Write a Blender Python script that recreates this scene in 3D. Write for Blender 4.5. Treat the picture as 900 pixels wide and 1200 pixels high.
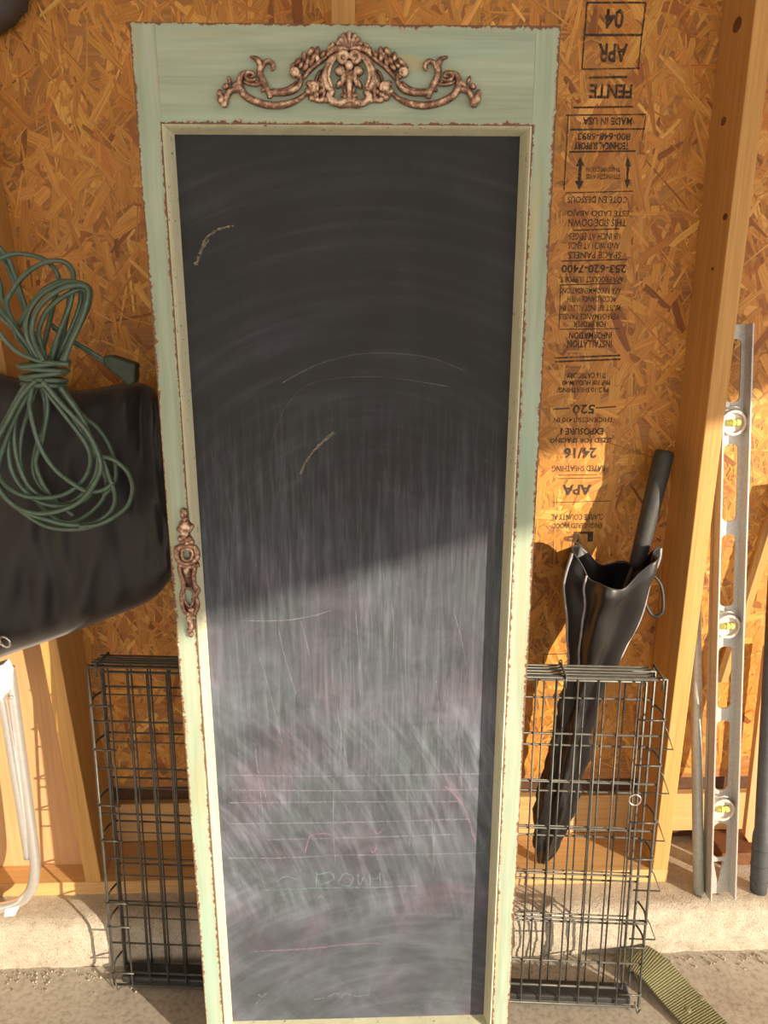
import bpy, bmesh, math, random
from mathutils import Vector, Matrix, noise as mnoise
random.seed(7)
for o in list(bpy.data.objects): bpy.data.objects.remove(o)
scene = bpy.context.scene
COL = scene.collection

# ------------------------------------------------------------ camera
FPX, CAMH = 901.0, 1.53
PITCH, YAW = math.radians(16.4), math.radians(1.7)
cam_d = bpy.data.cameras.new('camera'); cam = bpy.data.objects.new('camera', cam_d); COL.objects.link(cam)
cam_d.sensor_fit = 'VERTICAL'; cam_d.sensor_height = 24.0; cam_d.lens = 24.0 * FPX / 1200.0
cam_d.clip_start = 0.02
cam.location = (0, 0, CAMH); cam.rotation_euler = (math.pi / 2 - PITCH, 0, -YAW)
scene.camera = cam

# ------------------------------------------------------------ sky, sun, exposure
world = bpy.data.worlds.new('sky'); scene.world = world; world.use_nodes = True
bg = world.node_tree.nodes['Background']
bg.inputs[0].default_value = (1.0, 0.955, 0.90, 1); bg.inputs[1].default_value = 1.95
SUN = Vector((-1.15, 1.0, -0.34)).normalized()
sd = bpy.data.lights.new('sun', 'SUN'); sun = bpy.data.objects.new('sun', sd); COL.objects.link(sun)
sd.energy = 6.3; sd.color = (1.0, 0.84, 0.62); sd.angle = math.radians(0.55)
sun.rotation_euler = SUN.to_track_quat('-Z', 'Y').to_euler(); sun.location = (4, -3, 4)
vs = scene.view_settings
vs.view_transform = 'Standard'; vs.look = 'None'; vs.gamma = 1.0; vs.use_curve_mapping = False
vs.exposure = 0.32

# ------------------------------------------------------------ measuring: photo pixel -> place
Fv = Vector((math.sin(YAW) * math.cos(PITCH), math.cos(YAW) * math.cos(PITCH), -math.sin(PITCH)))
Rv = Vector((math.cos(YAW), -math.sin(YAW), 0)); Uv = Rv.cross(Fv); Cv = Vector((0, 0, CAMH))
def ray(x, y): return Fv + Rv * ((x - 450) / FPX) - Uv * ((y - 600) / FPX)
def at(x, y, Y): d = ray(x, y); return Cv + d * (Y / d.y)
def onz(x, y, z): d = ray(x, y); return Cv + d * ((z - CAMH) / d.z)

WALL, SF = 1.68, 1.54            # sheathing face, stud face
DX, DY, LEAN = -0.016, 1.208, 0.022
DOOR_M = Matrix.Translation((DX, DY, 0)) @ Matrix.Rotation(-math.atan(LEAN), 4, 'X')
DOOR_I = DOOR_M.inverted()
def dp(x, y, off=0.0):
    "pixel -> (u, v) on the door's plane at local depth off"
    o = DOOR_I @ Cv; d = DOOR_I.to_3x3() @ ray(x, y); t = (off - o.y) / d.y
    q = o + d * t; return q.x, q.z

# ------------------------------------------------------------ node materials
def new_mat(name):
    m = bpy.data.materials.new(name); m.use_nodes = True
    nt = m.node_tree; b = nt.nodes['Principled BSDF']
    return m, nt, b
def nd(nt, t, **kw):
    n = nt.nodes.new(t)
    for k, v in kw.items():
        if k.startswith('_'): n.inputs[k[1:]].default_value = v
        else: setattr(n, k, v)
    return n
def coords(nt, scale=(1, 1, 1), kind='Object', rot=(0, 0, 0)):
    tc = nd(nt, 'ShaderNodeTexCoord'); mp = nd(nt, 'ShaderNodeMapping')
    mp.inputs['Scale'].default_value = scale; mp.inputs['Rotation'].default_value = rot
    nt.links.new(tc.outputs[kind], mp.inputs['Vector']); return mp.outputs[0]
def noise(nt, vec, scale=5, detail=4, rough=0.6, dist=0):
    n = nd(nt, 'ShaderNodeTexNoise', _Scale=scale, _Detail=detail, _Roughness=rough, _Distortion=dist)
    nt.links.new(vec, n.inputs['Vector']); return n.outputs['Fac']
def ramp(nt, fac, stops):
    r = nd(nt, 'ShaderNodeValToRGB'); e = r.color_ramp.elements
    while len(e) < len(stops): e.new(0.5)
    for el, (p, c) in zip(e, stops):
        el.position = p; el.color = (*c, 1) if len(c) == 3 else c
    nt.links.new(fac, r.inputs[0]); return r.outputs[0]
def mix(nt, fac, a, b, mode='MIX'):
    m = nd(nt, 'ShaderNodeMix', data_type='RGBA', blend_type=mode)
    for s, v in ((m.inputs[0], fac), (m.inputs[6], a), (m.inputs[7], b)):
        if hasattr(v, 'is_linked') or isinstance(v, bpy.types.NodeSocket): nt.links.new(v, s)
        elif isinstance(v, (int, float)): s.default_value = v
        else: s.default_value = (*v, 1)
    return m.outputs[2]
def mth(nt, op, a, b=0.0, c=None, clamp=False):
    m = nd(nt, 'ShaderNodeMath', operation=op, use_clamp=clamp)
    for i, v in enumerate((a, b) if c is None else (a, b, c)):
        if isinstance(v, bpy.types.NodeSocket): nt.links.new(v, m.inputs[i])
        else: m.inputs[i].default_value = v
    return m.outputs[0]
def bump(nt, b, h, strength=0.3, dist=0.002):
    n = nd(nt, 'ShaderNodeBump', _Strength=strength, _Distance=dist)
    nt.links.new(h, n.inputs['Height']); nt.links.new(n.outputs[0], b.inputs['Normal'])
def col(nt, b, v):
    if isinstance(v, bpy.types.NodeSocket): nt.links.new(v, b.inputs['Base Color'])
    else: b.inputs['Base Color'].default_value = (*v, 1)
def plain(name, c, rough=0.6, metal=0.0, var=0.25, scale=60, bmp=0.1):
    m, nt, b = new_mat(name); v = coords(nt)
    n = noise(nt, v, scale, 3)
    lo = tuple(x * (1 - var) for x in c); hi = tuple(min(1, x * (1 + var)) for x in c)
    col(nt, b, ramp(nt, n, [(0.3, lo), (0.7, hi)]))
    b.inputs['Roughness'].default_value = rough; b.inputs['Metallic'].default_value = metal
    if bmp: bump(nt, b, n, bmp, 0.001)
    return m
def wood(name, lo, mid, hi, axis=2, rough=0.65, fine=1.0):
    m, nt, b = new_mat(name)
    s = [38 * fine] * 3; s[axis] = 1.3
    v = coords(nt, tuple(s)); n = noise(nt, v, 1.6, 5, 0.65, 0.6)
    s2 = [190 * fine] * 3; s2[axis] = 5
    f = noise(nt, coords(nt, tuple(s2)), 1.2, 3)
    c = ramp(nt, n, [(0.25, lo), (0.5, mid), (0.75, hi)])
    c = mix(nt, 0.45, c, ramp(nt, f, [(0.3, lo), (0.65, hi)]))
    col(nt, b, c); b.inputs['Roughness'].default_value = rough
    bump(nt, b, f, 0.25, 0.001); return m

M = {}
M['stud'] = wood('pine stud', (0.44, 0.215, 0.06), (0.56, 0.30, 0.09), (0.66, 0.38, 0.125))
M['board'] = wood('planed board', (0.50, 0.27, 0.12), (0.60, 0.34, 0.16), (0.66, 0.40, 0.20))
M['plate'] = wood('pine plate', (0.50, 0.27, 0.10), (0.62, 0.36, 0.14), (0.72, 0.46, 0.2), axis=0)
M['knot'] = plain('knot', (0.16, 0.06, 0.02), 0.7)
M['felt'] = plain('dark building felt', (0.10, 0.045, 0.022), 0.9)
M['shell'] = plain('garage shell board', (0.74, 0.71, 0.66), 0.8, scale=6)

def osb():
    m, nt, b = new_mat('osb flakes')
    at_ = nd(nt, 'ShaderNodeAttribute', attribute_name='fcol')
    uv = nd(nt, 'ShaderNodeUVMap'); mp = nd(nt, 'ShaderNodeMapping')
    mp.inputs['Scale'].default_value = (14, 420, 1)
    nt.links.new(uv.outputs[0], mp.inputs[0])
    n = noise(nt, mp.outputs[0], 1.0, 3)
    g = ramp(nt, n, [(0.3, (0.66, 0.60, 0.54)), (0.62, (1.08, 1.08, 1.08))])
    col(nt, b, mix(nt, 1.0, at_.outputs['Color'], g, 'MULTIPLY'))
    b.inputs['Roughness'].default_value = 0.55; bump(nt, b, n, 0.35, 0.001); return m
M['osb'] = osb()
M['osb_base'] = wood('osb base', (0.22, 0.08, 0.02), (0.40, 0.17, 0.045), (0.52, 0.25, 0.08), axis=0, fine=0.6)

def concrete(name, lo, mid, hi, sc=30, bstr=0.6):
    m, nt, b = new_mat(name); v = coords(nt)
    a = noise(nt, v, sc, 6, 0.7); f = noise(nt, v, sc * 9, 3, 0.6); big = noise(nt, v, 4, 3)
    c = ramp(nt, a, [(0.3, lo), (0.5, mid), (0.72, hi)])
    c = mix(nt, 0.35, c, ramp(nt, f, [(0.34, tuple(x * 0.45 for x in lo)), (0.55, hi)]))
    c = mix(nt, 0.5, c, ramp(nt, big, [(0.3, (0.72, 0.70, 0.68)), (0.7, (1.05, 1.05, 1.05))]), 'MULTIPLY')
    col(nt, b, c); b.inputs['Roughness'].default_value = 0.92
    bump(nt, b, f, bstr, 0.003); return m
M['curb'] = concrete('rough foundation concrete', (0.34, 0.28, 0.21), (0.52, 0.45, 0.36), (0.66, 0.60, 0.50), 34, 0.9)
M['floor'] = concrete('floor concrete', (0.36, 0.32, 0.27), (0.45, 0.41, 0.35), (0.53, 0.49, 0.43), 9, 0.25)
M['drive'] = plain('driveway concrete', (0.46, 0.44, 0.40), 0.9, scale=3)
M['gravel'] = plain('gravel', (0.40, 0.34, 0.27), 0.9, var=0.4, scale=90)

HW, HT = 0.308, 1.889           # door half width, height
IW, IT, IB = 0.272, 1.757, 0.058 # opening in the frame
PW, PT, PB = 0.261, 1.749, 0.068 # visible chalkboard
REC = 0.030                      # depth of the panel below the frame face
def paint(name, axis):
    m, nt, b = new_mat(name)
    tc = nd(nt, 'ShaderNodeTexCoord'); sp = nd(nt, 'ShaderNodeSeparateXYZ')
    nt.links.new(tc.outputs['Object'], sp.inputs[0])
    ax = mth(nt, 'ABSOLUTE', sp.outputs[0]); z = sp.outputs[2]
    dout = mth(nt, 'MINIMUM', mth(nt, 'SUBTRACT', HW, ax), mth(nt, 'SUBTRACT', HT, z))
    din = mth(nt, 'MAXIMUM', mth(nt, 'SUBTRACT', ax, IW), mth(nt, 'SUBTRACT', z, IT))
    d = mth(nt, 'MINIMUM', dout, din)
    s = [34, 34, 34]; s[axis] = 1.8
    streak = noise(nt, coords(nt, tuple(s)), 1.5, 5, 0.6, 0.3)
    s = [9, 9, 9]; s[axis] = 2.2
    patch = noise(nt, coords(nt, tuple(s)), 1.0, 3)
    s = [60, 60, 60]; s[axis] = 3
    tan = noise(nt, coords(nt, tuple(s)), 0.8, 2, 0.5, 0.5)
    c = ramp(nt, streak, [(0.28, (0.26, 0.32, 0.235)), (0.5, (0.36, 0.44, 0.345)), (0.72, (0.46, 0.54, 0.44))])
    c = mix(nt, mth(nt, 'MULTIPLY', ramp(nt, patch, [(0.52, (0, 0, 0)), (0.68, (1, 1, 1))]), 0.55), c, (0.34, 0.52, 0.44))
    c = mix(nt, mth(nt, 'MULTIPLY', ramp(nt, tan, [(0.55, (0, 0, 0)), (0.70, (1, 1, 1))]), 0.6), c, (0.50, 0.42, 0.21))
    w = noise(nt, coords(nt, (1, 1, 1)), 95, 4, 0.75)
    w2 = noise(nt, coords(nt, (1, 1, 0.45)), 22, 3, 0.6)
    thr = mth(nt, 'MULTIPLY', mth(nt, 'MULTIPLY', mth(nt, 'SUBTRACT', w, 0.33), mth(nt, 'SUBTRACT', w2, 0.20)), 0.075)
    chip = mth(nt, 'GREATER_THAN', thr, d)
    deep = mth(nt, 'GREATER_THAN', mth(nt, 'MULTIPLY', thr, 0.72), d)
    c = mix(nt, chip, c, (0.42, 0.36, 0.26)); c = mix(nt, deep, c, (0.17, 0.085, 0.05))
    col(nt, b, c); b.inputs['Roughness'].default_value = 0.6
    h = mth(nt, 'SUBTRACT', mth(nt, 'MULTIPLY', streak, 0.4), mth(nt, 'MULTIPLY', chip, 0.6))
    bump(nt, b, h, 0.45, 0.0015); return m
M['paint_v'] = paint('distressed sage paint upright', 2)
M['paint_h'] = paint('distressed sage paint crosswise', 0)
def bead():
    m, nt, b = new_mat('worn cream bead'); v = coords(nt, (20, 20, 20))
    n = noise(nt, v, 6, 5, 0.7); s = noise(nt, coords(nt, (30, 30, 6)), 1.2, 3)
    c = ramp(nt, s, [(0.3, (0.52, 0.53, 0.39)), (0.7, (0.66, 0.64, 0.48))])
    c = mix(nt, ramp(nt, n, [(0.62, (0, 0, 0)), (0.67, (1, 1, 1))]), c, (0.09, 0.06, 0.04))
    col(nt, b, c); b.inputs['Roughness'].default_value = 0.6; return m
M['bead'] = bead()
def chalkboard():
    m, nt, b = new_mat('dusty chalkboard')
    tc = nd(nt, 'ShaderNodeTexCoord'); sp = nd(nt, 'ShaderNodeSeparateXYZ'); nt.links.new(tc.outputs['Object'], sp.inputs[0])
    x, z = sp.outputs[0], sp.outputs[2]
    v2 = coords(nt, (1, 1, 1)); cl = noise(nt, v2, 4.2, 4, 0.6, 0.8); cl2 = noise(nt, v2, 11, 4, 0.65, 0.6); tint = noise(nt, v2, 7, 2)
    def wipe(cx, cz, kr, ka):               # arcs left by a wiping hand around a point
        dx, dz = mth(nt, 'SUBTRACT', x, cx), mth(nt, 'SUBTRACT', z, cz)
        r = mth(nt, 'SQRT', mth(nt, 'ADD', mth(nt, 'MULTIPLY', dx, dx), mth(nt, 'MULTIPLY', dz, dz)))
        a = mth(nt, 'ARCTAN2', dx, dz)
        cb_ = nd(nt, 'ShaderNodeCombineXYZ'); nt.links.new(mth(nt, 'MULTIPLY', r, kr), cb_.inputs[0]); nt.links.new(mth(nt, 'MULTIPLY', a, ka), cb_.inputs[1])
        return noise(nt, cb_.outputs[0], 1.0, 5, 0.6, 0.15)
    arc = wipe(0.03, 1.02, 46, 1.4); arc2 = wipe(-0.9, 0.15, 60, 7.0); arc3 = wipe(0.12, -0.25, 50, 2.2)
    st = noise(nt, coords(nt, (75, 1, 4.5), rot=(0, math.radians(3), 0)), 1.2, 6, 0.72, 0.5)
    def win(z0, z1, z2, z3):                # height band of each wiping, also of the painted sunlit lift
        return mth(nt, 'MULTIPLY', nd2(z, z0, z1), mth(nt, 'SUBTRACT', 1.0, nd2(z, z2, z3)))
    def nd2(v, a, b_):
        mr = nd(nt, 'ShaderNodeMapRange'); mr.interpolation_type = 'SMOOTHSTEP'; nt.links.new(v, mr.inputs[0]); mr.inputs[1].default_value = a; mr.inputs[2].default_value = b_
        return mr.outputs[0]
    lo_, hi_ = (0, 0, 0), (1, 1, 1)
    t1 = mth(nt, 'MULTIPLY', ramp(nt, arc, [(0.46, lo_), (0.74, hi_)]), mth(nt, 'MULTIPLY', win(1.05, 1.25, 1.9, 2.0), 0.2))
    t2 = mth(nt, 'MULTIPLY', ramp(nt, st, [(0.44, lo_), (0.76, hi_)]), mth(nt, 'MULTIPLY', win(0.45, 0.7, 1.15, 1.4), 1.0))
    t3 = mth(nt, 'MULTIPLY', ramp(nt, arc2, [(0.46, lo_), (0.75, hi_)]), mth(nt, 'MULTIPLY', win(0.25, 0.42, 0.68, 0.85), 0.95))
    t4 = mth(nt, 'MULTIPLY', ramp(nt, arc3, [(0.45, lo_), (0.75, hi_)]), mth(nt, 'MULTIPLY', win(-0.5, -0.4, 0.36, 0.5), 0.42))
    sm = mth(nt, 'ADD', mth(nt, 'ADD', t1, t2), mth(nt, 'ADD', t3, t4))
    sm = mth(nt, 'MULTIPLY', sm, ramp(nt, cl, [(0.28, (0.25,) * 3), (0.66, hi_)]))
    lit_film = mth(nt, 'MULTIPLY', ramp(nt, cl2, [(0.30, (0.35,) * 3), (0.75, hi_)]), mth(nt, 'ADD', 0.02, mth(nt, 'MULTIPLY', win(-0.6, -0.5, 0.8, 1.3), 0.40)))  # chalk dust film, made paler low down to paint in the sunlit part
    d = mth(nt, 'ADD', mth(nt, 'MULTIPLY', sm, 0.50), lit_film)
    base = ramp(nt, cl, [(0.3, (0.020, 0.021, 0.024)), (0.7, (0.031, 0.033, 0.039))])
    ch = ramp(nt, tint, [(0.35, (0.36, 0.45, 0.54)), (0.5, (0.41, 0.46, 0.60)), (0.68, (0.50, 0.45, 0.60))])
    col(nt, b, mix(nt, mth(nt, 'MULTIPLY', d, 0.55), base, ch))
    b.inputs['Roughness'].default_value = 0.62; b.inputs['Specular IOR Level'].default_value = 0.25
    return m
M['chalk'] = chalkboard()
def chalkmark(name, c, dens):
    m, nt, b = new_mat(name); n = noise(nt, coords(nt), 240, 3, 0.7)
    nt.links.new(mth(nt, 'MULTIPLY', ramp(nt, n, [(0.38, (0, 0, 0)), (0.62, (1, 1, 1))]), dens), b.inputs['Alpha'])
    b.inputs['Base Color'].default_value = (*c, 1); b.inputs['Roughness'].default_value = 0.95; return m
M['mark_white'] = chalkmark('white chalk', (0.55, 0.53, 0.60), 0.30)
M['mark_pink'] = chalkmark('pink chalk', (0.62, 0.34, 0.48), 0.32)
M['mark_mint'] = chalkmark('mint chalk', (0.38, 0.62, 0.60), 0.30)
M['mark_cream'] = chalkmark('cream chalk', (0.72, 0.60, 0.42), 0.34)
def ink():
    m, nt, b = new_mat('stamp ink'); n = noise(nt, coords(nt), 150, 4, 0.75); n2 = noise(nt, coords(nt), 22, 2)
    a = mth(nt, 'MULTIPLY', ramp(nt, n, [(0.34, (0.3,) * 3), (0.5, (1, 1, 1))]), ramp(nt, n2, [(0.3, (0.5,) * 3), (0.5, (0.97,) * 3)]))
    nt.links.new(a, b.inputs['Alpha']); b.inputs['Base Color'].default_value = (0.045, 0.032, 0.022, 1)
    b.inputs['Roughness'].default_value = 0.7; return m
M['ink'] = ink()
def copper():
    m, nt, b = new_mat('rubbed copper resin')
    tc = nd(nt, 'ShaderNodeTexCoord'); sp = nd(nt, 'ShaderNodeSeparateXYZ'); nt.links.new(tc.outputs['Object'], sp.inputs[0])
    n = noise(nt, coords(nt), 130, 4, 0.7)
    h = mth(nt, 'ADD', mth(nt, 'MULTIPLY', sp.outputs[1], -62), mth(nt, 'MULTIPLY', mth(nt, 'SUBTRACT', n, 0.5), 1.7))
    ge = nd(nt, 'ShaderNodeNewGeometry'); pt = ramp(nt, ge.outputs['Pointiness'], [(0.47, (0, 0, 0)), (0.58, (1, 1, 1))])
    h = mth(nt, 'ADD', mth(nt, 'MULTIPLY', h, 0.8), mth(nt, 'MULTIPLY', pt, 0.32))
    c = ramp(nt, h, [(0.42, (0.11, 0.050, 0.035)), (0.72, (0.29, 0.155, 0.105)), (1.0, (0.82, 0.61, 0.45))])
    col(nt, b, c); b.inputs['Metallic'].default_value = 0.35; b.inputs['Roughness'].default_value = 0.36
    bump(nt, b, n, 0.3, 0.001); return m
M['copper'] = copper()
M['cord'] = plain('green vinyl cord', (0.080, 0.135, 0.100), 0.28, var=0.2, bmp=0)
M['plug'] = plain('dark green rubber', (0.03, 0.05, 0.034), 0.55, bmp=0)
def cloth(name, c, rough, sheen=0.0):
    m, nt, b = new_mat(name); v = coords(nt); n = noise(nt, v, 700, 2); w = noise(nt, v, 9, 4)
    col(nt, b, ramp(nt, w, [(0.3, tuple(x * 0.75 for x in c)), (0.7, tuple(x * 1.3 for x in c))]))
    b.inputs['Roughness'].default_value = rough; b.inputs['Sheen Weight'].default_value = sheen
    bump(nt, b, n, 0.15, 0.0006); return m
M['bag'] = cloth('black nylon', (0.016, 0.015, 0.017), 0.62, 0.1)
M['umbrella'] = cloth('black glossy canopy', (0.014, 0.013, 0.014), 0.36)
M['umbrella'].node_tree.nodes['Principled BSDF'].inputs['Specular IOR Level'].default_value = 0.6
M['grey_cloth'] = cloth('grey cloth', (0.10, 0.11, 0.13), 0.8)
M['glint'] = plain('grey piping', (0.30, 0.30, 0.32), 0.45, bmp=0)  # pale grey stands in for sunlit highlights on the canopy edges
M['handle'] = plain('soft dark handle', (0.045, 0.044, 0.043), 0.6, bmp=0)
M['wire'] = plain('dark enamelled wire', (0.10, 0.10, 0.09), 0.4, metal=0.3, bmp=0)
M['pan'] = plain('black plastic', (0.03, 0.032, 0.033), 0.5, bmp=0)
M['alu'] = plain('brushed aluminium', (0.54, 0.53, 0.51), 0.45, metal=0.5, var=0.12, scale=180, bmp=0.05)
M['chrome'] = plain('chrome tube', (0.80, 0.80, 0.81), 0.28, metal=0.75, var=0.05, bmp=0)
M['galv'] = plain('galvanised steel', (0.52, 0.54, 0.50), 0.5, metal=0.4, var=0.12, bmp=0)
M['black_pipe'] = plain('dark plastic pipe', (0.055, 0.06, 0.068), 0.5, bmp=0)
M['white'] = plain('white plastic', (0.80, 0.80, 0.80), 0.45, var=0.05, bmp=0)
M['ring'] = plain('vial ring', (0.72, 0.62, 0.55), 0.4, metal=0.2, var=0.08, bmp=0)
M['fluid'] = plain('vial fluid', (0.62, 0.66, 0.16), 0.12, var=0.15, bmp=0)
M['web'] = plain('olive webbing', (0.17, 0.165, 0.085), 0.85, scale=300)
M['rivet'] = plain('olive rivet', (0.20, 0.19, 0.11), 0.5, bmp=0)
M['buckle'] = plain('metal buckle', (0.6, 0.58, 0.55), 0.3, metal=0.9, bmp=0)

# ------------------------------------------------------------ mesh builder
class MB:
    def __init__(s): s.v = []; s.f = []
    def add(s, vs, fs):
        k = len(s.v); s.v += [tuple(p) for p in vs]; s.f += [tuple(i + k for i in f) for f in fs]; return s
    def box(s, a, b):
        (x0, y0, z0), (x1, y1, z1) = a, b
        return s.add([(x0, y0, z0), (x1, y0, z0), (x1, y1, z0), (x0, y1, z0), (x0, y0, z1), (x1, y0, z1), (x1, y1, z1), (x0, y1, z1)],
                     [(0, 3, 2, 1), (4, 5, 6, 7), (0, 1, 5, 4), (1, 2, 6, 5), (2, 3, 7, 6), (3, 0, 4, 7)])
    def prism(s, quad, d):
        "closed prism from a polygon and an extrusion vector"
        n = len(quad); d = Vector(d); q = [Vector(p) for p in quad]
        fs = [tuple(range(n)), tuple(range(2 * n - 1, n - 1, -1))]
        fs += [(i, i + n, (i + 1) % n + n, (i + 1) % n) for i in range(n)]
        return s.add(q + [p + d for p in q], fs)
    def tube(s, pts, r, seg=8, cap=True, closed=False, flat=1.0):
        P = [Vector(p) for p in pts]; n = len(P)
        rr = r if isinstance(r, (list, tuple)) else [r] * n
        T = []
        for i in range(n):
            a = P[(i - 1) % n] if closed or i else P[0]; c = P[(i + 1) % n] if closed or i < n - 1 else P[-1]
            t = (c - a); T.append(t.normalized() if t.length > 1e-9 else Vector((0, 0, 1)))
        up = Vector((0, 1, 0)) if abs(T[0].y) < 0.9 else Vector((1, 0, 0))
        N = (up - T[0] * up.dot(T[0])).normalized(); vs = []; fs = []
        for i in range(n):
            N = N - T[i] * N.dot(T[i])
            N = N.normalized() if N.length > 1e-6 else T[i].orthogonal().normalized()
            B = T[i].cross(N)
            for k in range(seg):
                a = 2 * math.pi * k / seg
                o = N * (math.cos(a) * rr[i]) + B * (math.sin(a) * rr[i])
                o.y *= flat; vs.append(P[i] + o)
        m = n if closed else n - 1
        for i in range(m):
            j = (i + 1) % n
            for k in range(seg):
                l = (k + 1) % seg
                fs.append((i * seg + k, i * seg + l, j * seg + l, j * seg + k))
        if cap and not closed:
            fs.append(tuple(range(seg - 1, -1, -1))); fs.append(tuple((n - 1) * seg + k for k in range(seg)))
        return s.add(vs, fs)
    def ball(s, c, r, sx=1, sy=1, sz=1, seg=10, rings=6, rot=0.0):
        vs = []; fs = []; c = Vector(c); ca, sa = math.cos(rot), math.sin(rot)
        for i in range(rings + 1):
            th = math.pi * i / rings
            for k in range(seg):
                ph = 2 * math.pi * k / seg
                x = r * sx * math.sin(th) * math.cos(ph); y = r * sy * math.sin(th) * math.sin(ph); z = r * sz * math.cos(th)
                vs.append(c + Vector((x * ca - z * sa, y, x * sa + z * ca)))
        for i in range(rings):
            for k in range(seg):
                l = (k + 1) % seg
                fs.append((i * seg + k, i * seg + l, (i + 1) * seg + l, (i + 1) * seg + k))
        return s.add(vs, fs)
    def ring(s, c, axis, R, r, seg=28, rs=8):
        c = Vector(c); ax = Vector(axis).normalized(); u = ax.orthogonal().normalized(); w = ax.cross(u)
        return s.tube([c + u * (R * math.cos(2 * math.pi * i / seg)) + w * (R * math.sin(2 * math.pi * i / seg)) for i in range(seg)], r, rs, closed=True)
    def build(s, name, mat, parent=None, smooth=False):
        me = bpy.data.meshes.new(name)
        off = Vector((0, 0, 0))
        if parent is not None and not is_local(parent): off = origin(parent)
        me.from_pydata([tuple(Vector(p) - off) for p in s.v], [], s.f); me.validate(); me.update()
        bm = bmesh.new(); bm.from_mesh(me); bmesh.ops.remove_doubles(bm, verts=bm.verts, dist=1e-6)
        bmesh.ops.recalc_face_normals(bm, faces=bm.faces); bm.to_mesh(me); bm.free()
        o = bpy.data.objects.new(name, me); COL.objects.link(o); me.materials.append(mat)
        if smooth:
            for p in me.polygons: p.use_smooth = True
        if parent is not None: o.parent = parent
        return o
def is_local(o):
    while o is not None:
        if o.get('local'): return True
        o = o.parent
    return False
def origin(o):
    v = Vector((0, 0, 0))
    while o is not None: v += o.location; o = o.parent
    return v
def thing(name, label, cat, loc=(0, 0, 0), matrix=None, group=None):
    o = bpy.data.objects.new(name, None); COL.objects.link(o)
    if matrix is not None: o.matrix_world = matrix; o['local'] = 1
    else: o.location = loc
    o.empty_display_size = 0.05
    tag(o, label, cat, group); return o
def tag(o, label, cat=None, group=None, kind=None):
    o['label'] = label
    if cat: o['category'] = cat
    if group: o['group'] = group
    if kind: o['kind'] = kind
    return o
def struct(o, label): o['kind'] = 'structure'; o['label'] = label; return o
def spline(pts, n=10, closed=False):
    P = [Vector(p) for p in pts]; out = []; m = len(P)
    rng = range(m) if closed else range(m - 1)
    for i in rng:
        g = (lambda k: P[k % m]) if closed else (lambda k: P[max(0, min(m - 1, k))])
        p0, p1, p2, p3 = g(i - 1), g(i), g(i + 1), g(i + 2)
        for j in range(n):
            t = j / n
            out.append(0.5 * ((2 * p1) + (p2 - p0) * t + (2 * p0 - 5 * p1 + 4 * p2 - p3) * t * t + (3 * p1 - p0 - 3 * p2 + p3) * t ** 3))
    if not closed: out.append(P[-1])
    return out
def bevel(o, w, seg=2):
    m = o.modifiers.new('bevel', 'BEVEL'); m.width = w; m.segments = seg; m.limit_method = 'ANGLE'; return o

# ------------------------------------------------------------ the setting
struct(MB().box((-2.4, -6, -0.12), (3.5, 1.447, 0)).build('floor', M['floor']), 'grey brown concrete garage floor')
struct(MB().box((3.5, -14, -0.14), (24, 10, -0.02)).build('driveway', M['drive']), 'pale concrete driveway outside the garage')
struct(MB().box((-2.4, -20, -0.14), (3.5, -6, -0.02)).build('driveway_apron', M['drive']), 'pale concrete apron behind the photographer')
struct(MB().box((-2.52, -6, 0), (-2.4, 1.9, 2.7)).build('wall_left', M['shell']), 'board wall on the left of the garage')
struct(MB().box((-2.52, -6, 2.62), (3.7, 1.9, 2.74)).build('ceiling', M['shell']), 'board ceiling of the garage')
wr = MB().box((3.5, -6, 2.12), (3.64, 1.9, 2.62)).box((3.5, 0.75, 0), (3.64, 1.9, 2.12))
struct(wr.build('wall_right', M['shell']), 'wall with the wide vehicle opening and its header')


# rough concrete stem wall under the timber wall
def curb():
    mb = MB(); prof = [(1.452, -0.1), (1.447, 0.0), (1.444, 0.03), (1.446, 0.06), (1.450, 0.09), (1.458, 0.110), (1.475, 0.119), (1.52, 0.121), (1.75, 0.121)]
    prof2 = []
    for (a, b) in zip(prof, prof[1:]):
        for k in range(3): t = k / 3; prof2.append((a[0] + (b[0] - a[0]) * t, a[1] + (b[1] - a[1]) * t))
    prof2.append(prof[-1]); nx = 300; vs = []; fs = []; n = len(prof2)
    for i in range(nx + 1):
        x = -2.4 + 5.9 * i / nx
        for j, (y, z) in enumerate(prof2):
            k = 0.004 if 2 < j < n - 4 else 0.0
            q = mnoise.noise(Vector((x * 22, y * 30, z * 40))) + 0.6 * mnoise.noise(Vector((x * 70, y * 70, z * 90)))
            vs.append((x, y + k * q, z + (0.6 * k * q if z > 0.08 else 0)))
    for i in range(nx):
        for j in range(n - 1):
            fs.append((i * n + j, i * n + j + 1, (i + 1) * n + j + 1, (i + 1) * n + j))
    mb.add(vs, fs); return mb
struct(curb().build('foundation_wall', M['curb'], smooth=True), 'rough pale concrete stem wall along the floor')

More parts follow.
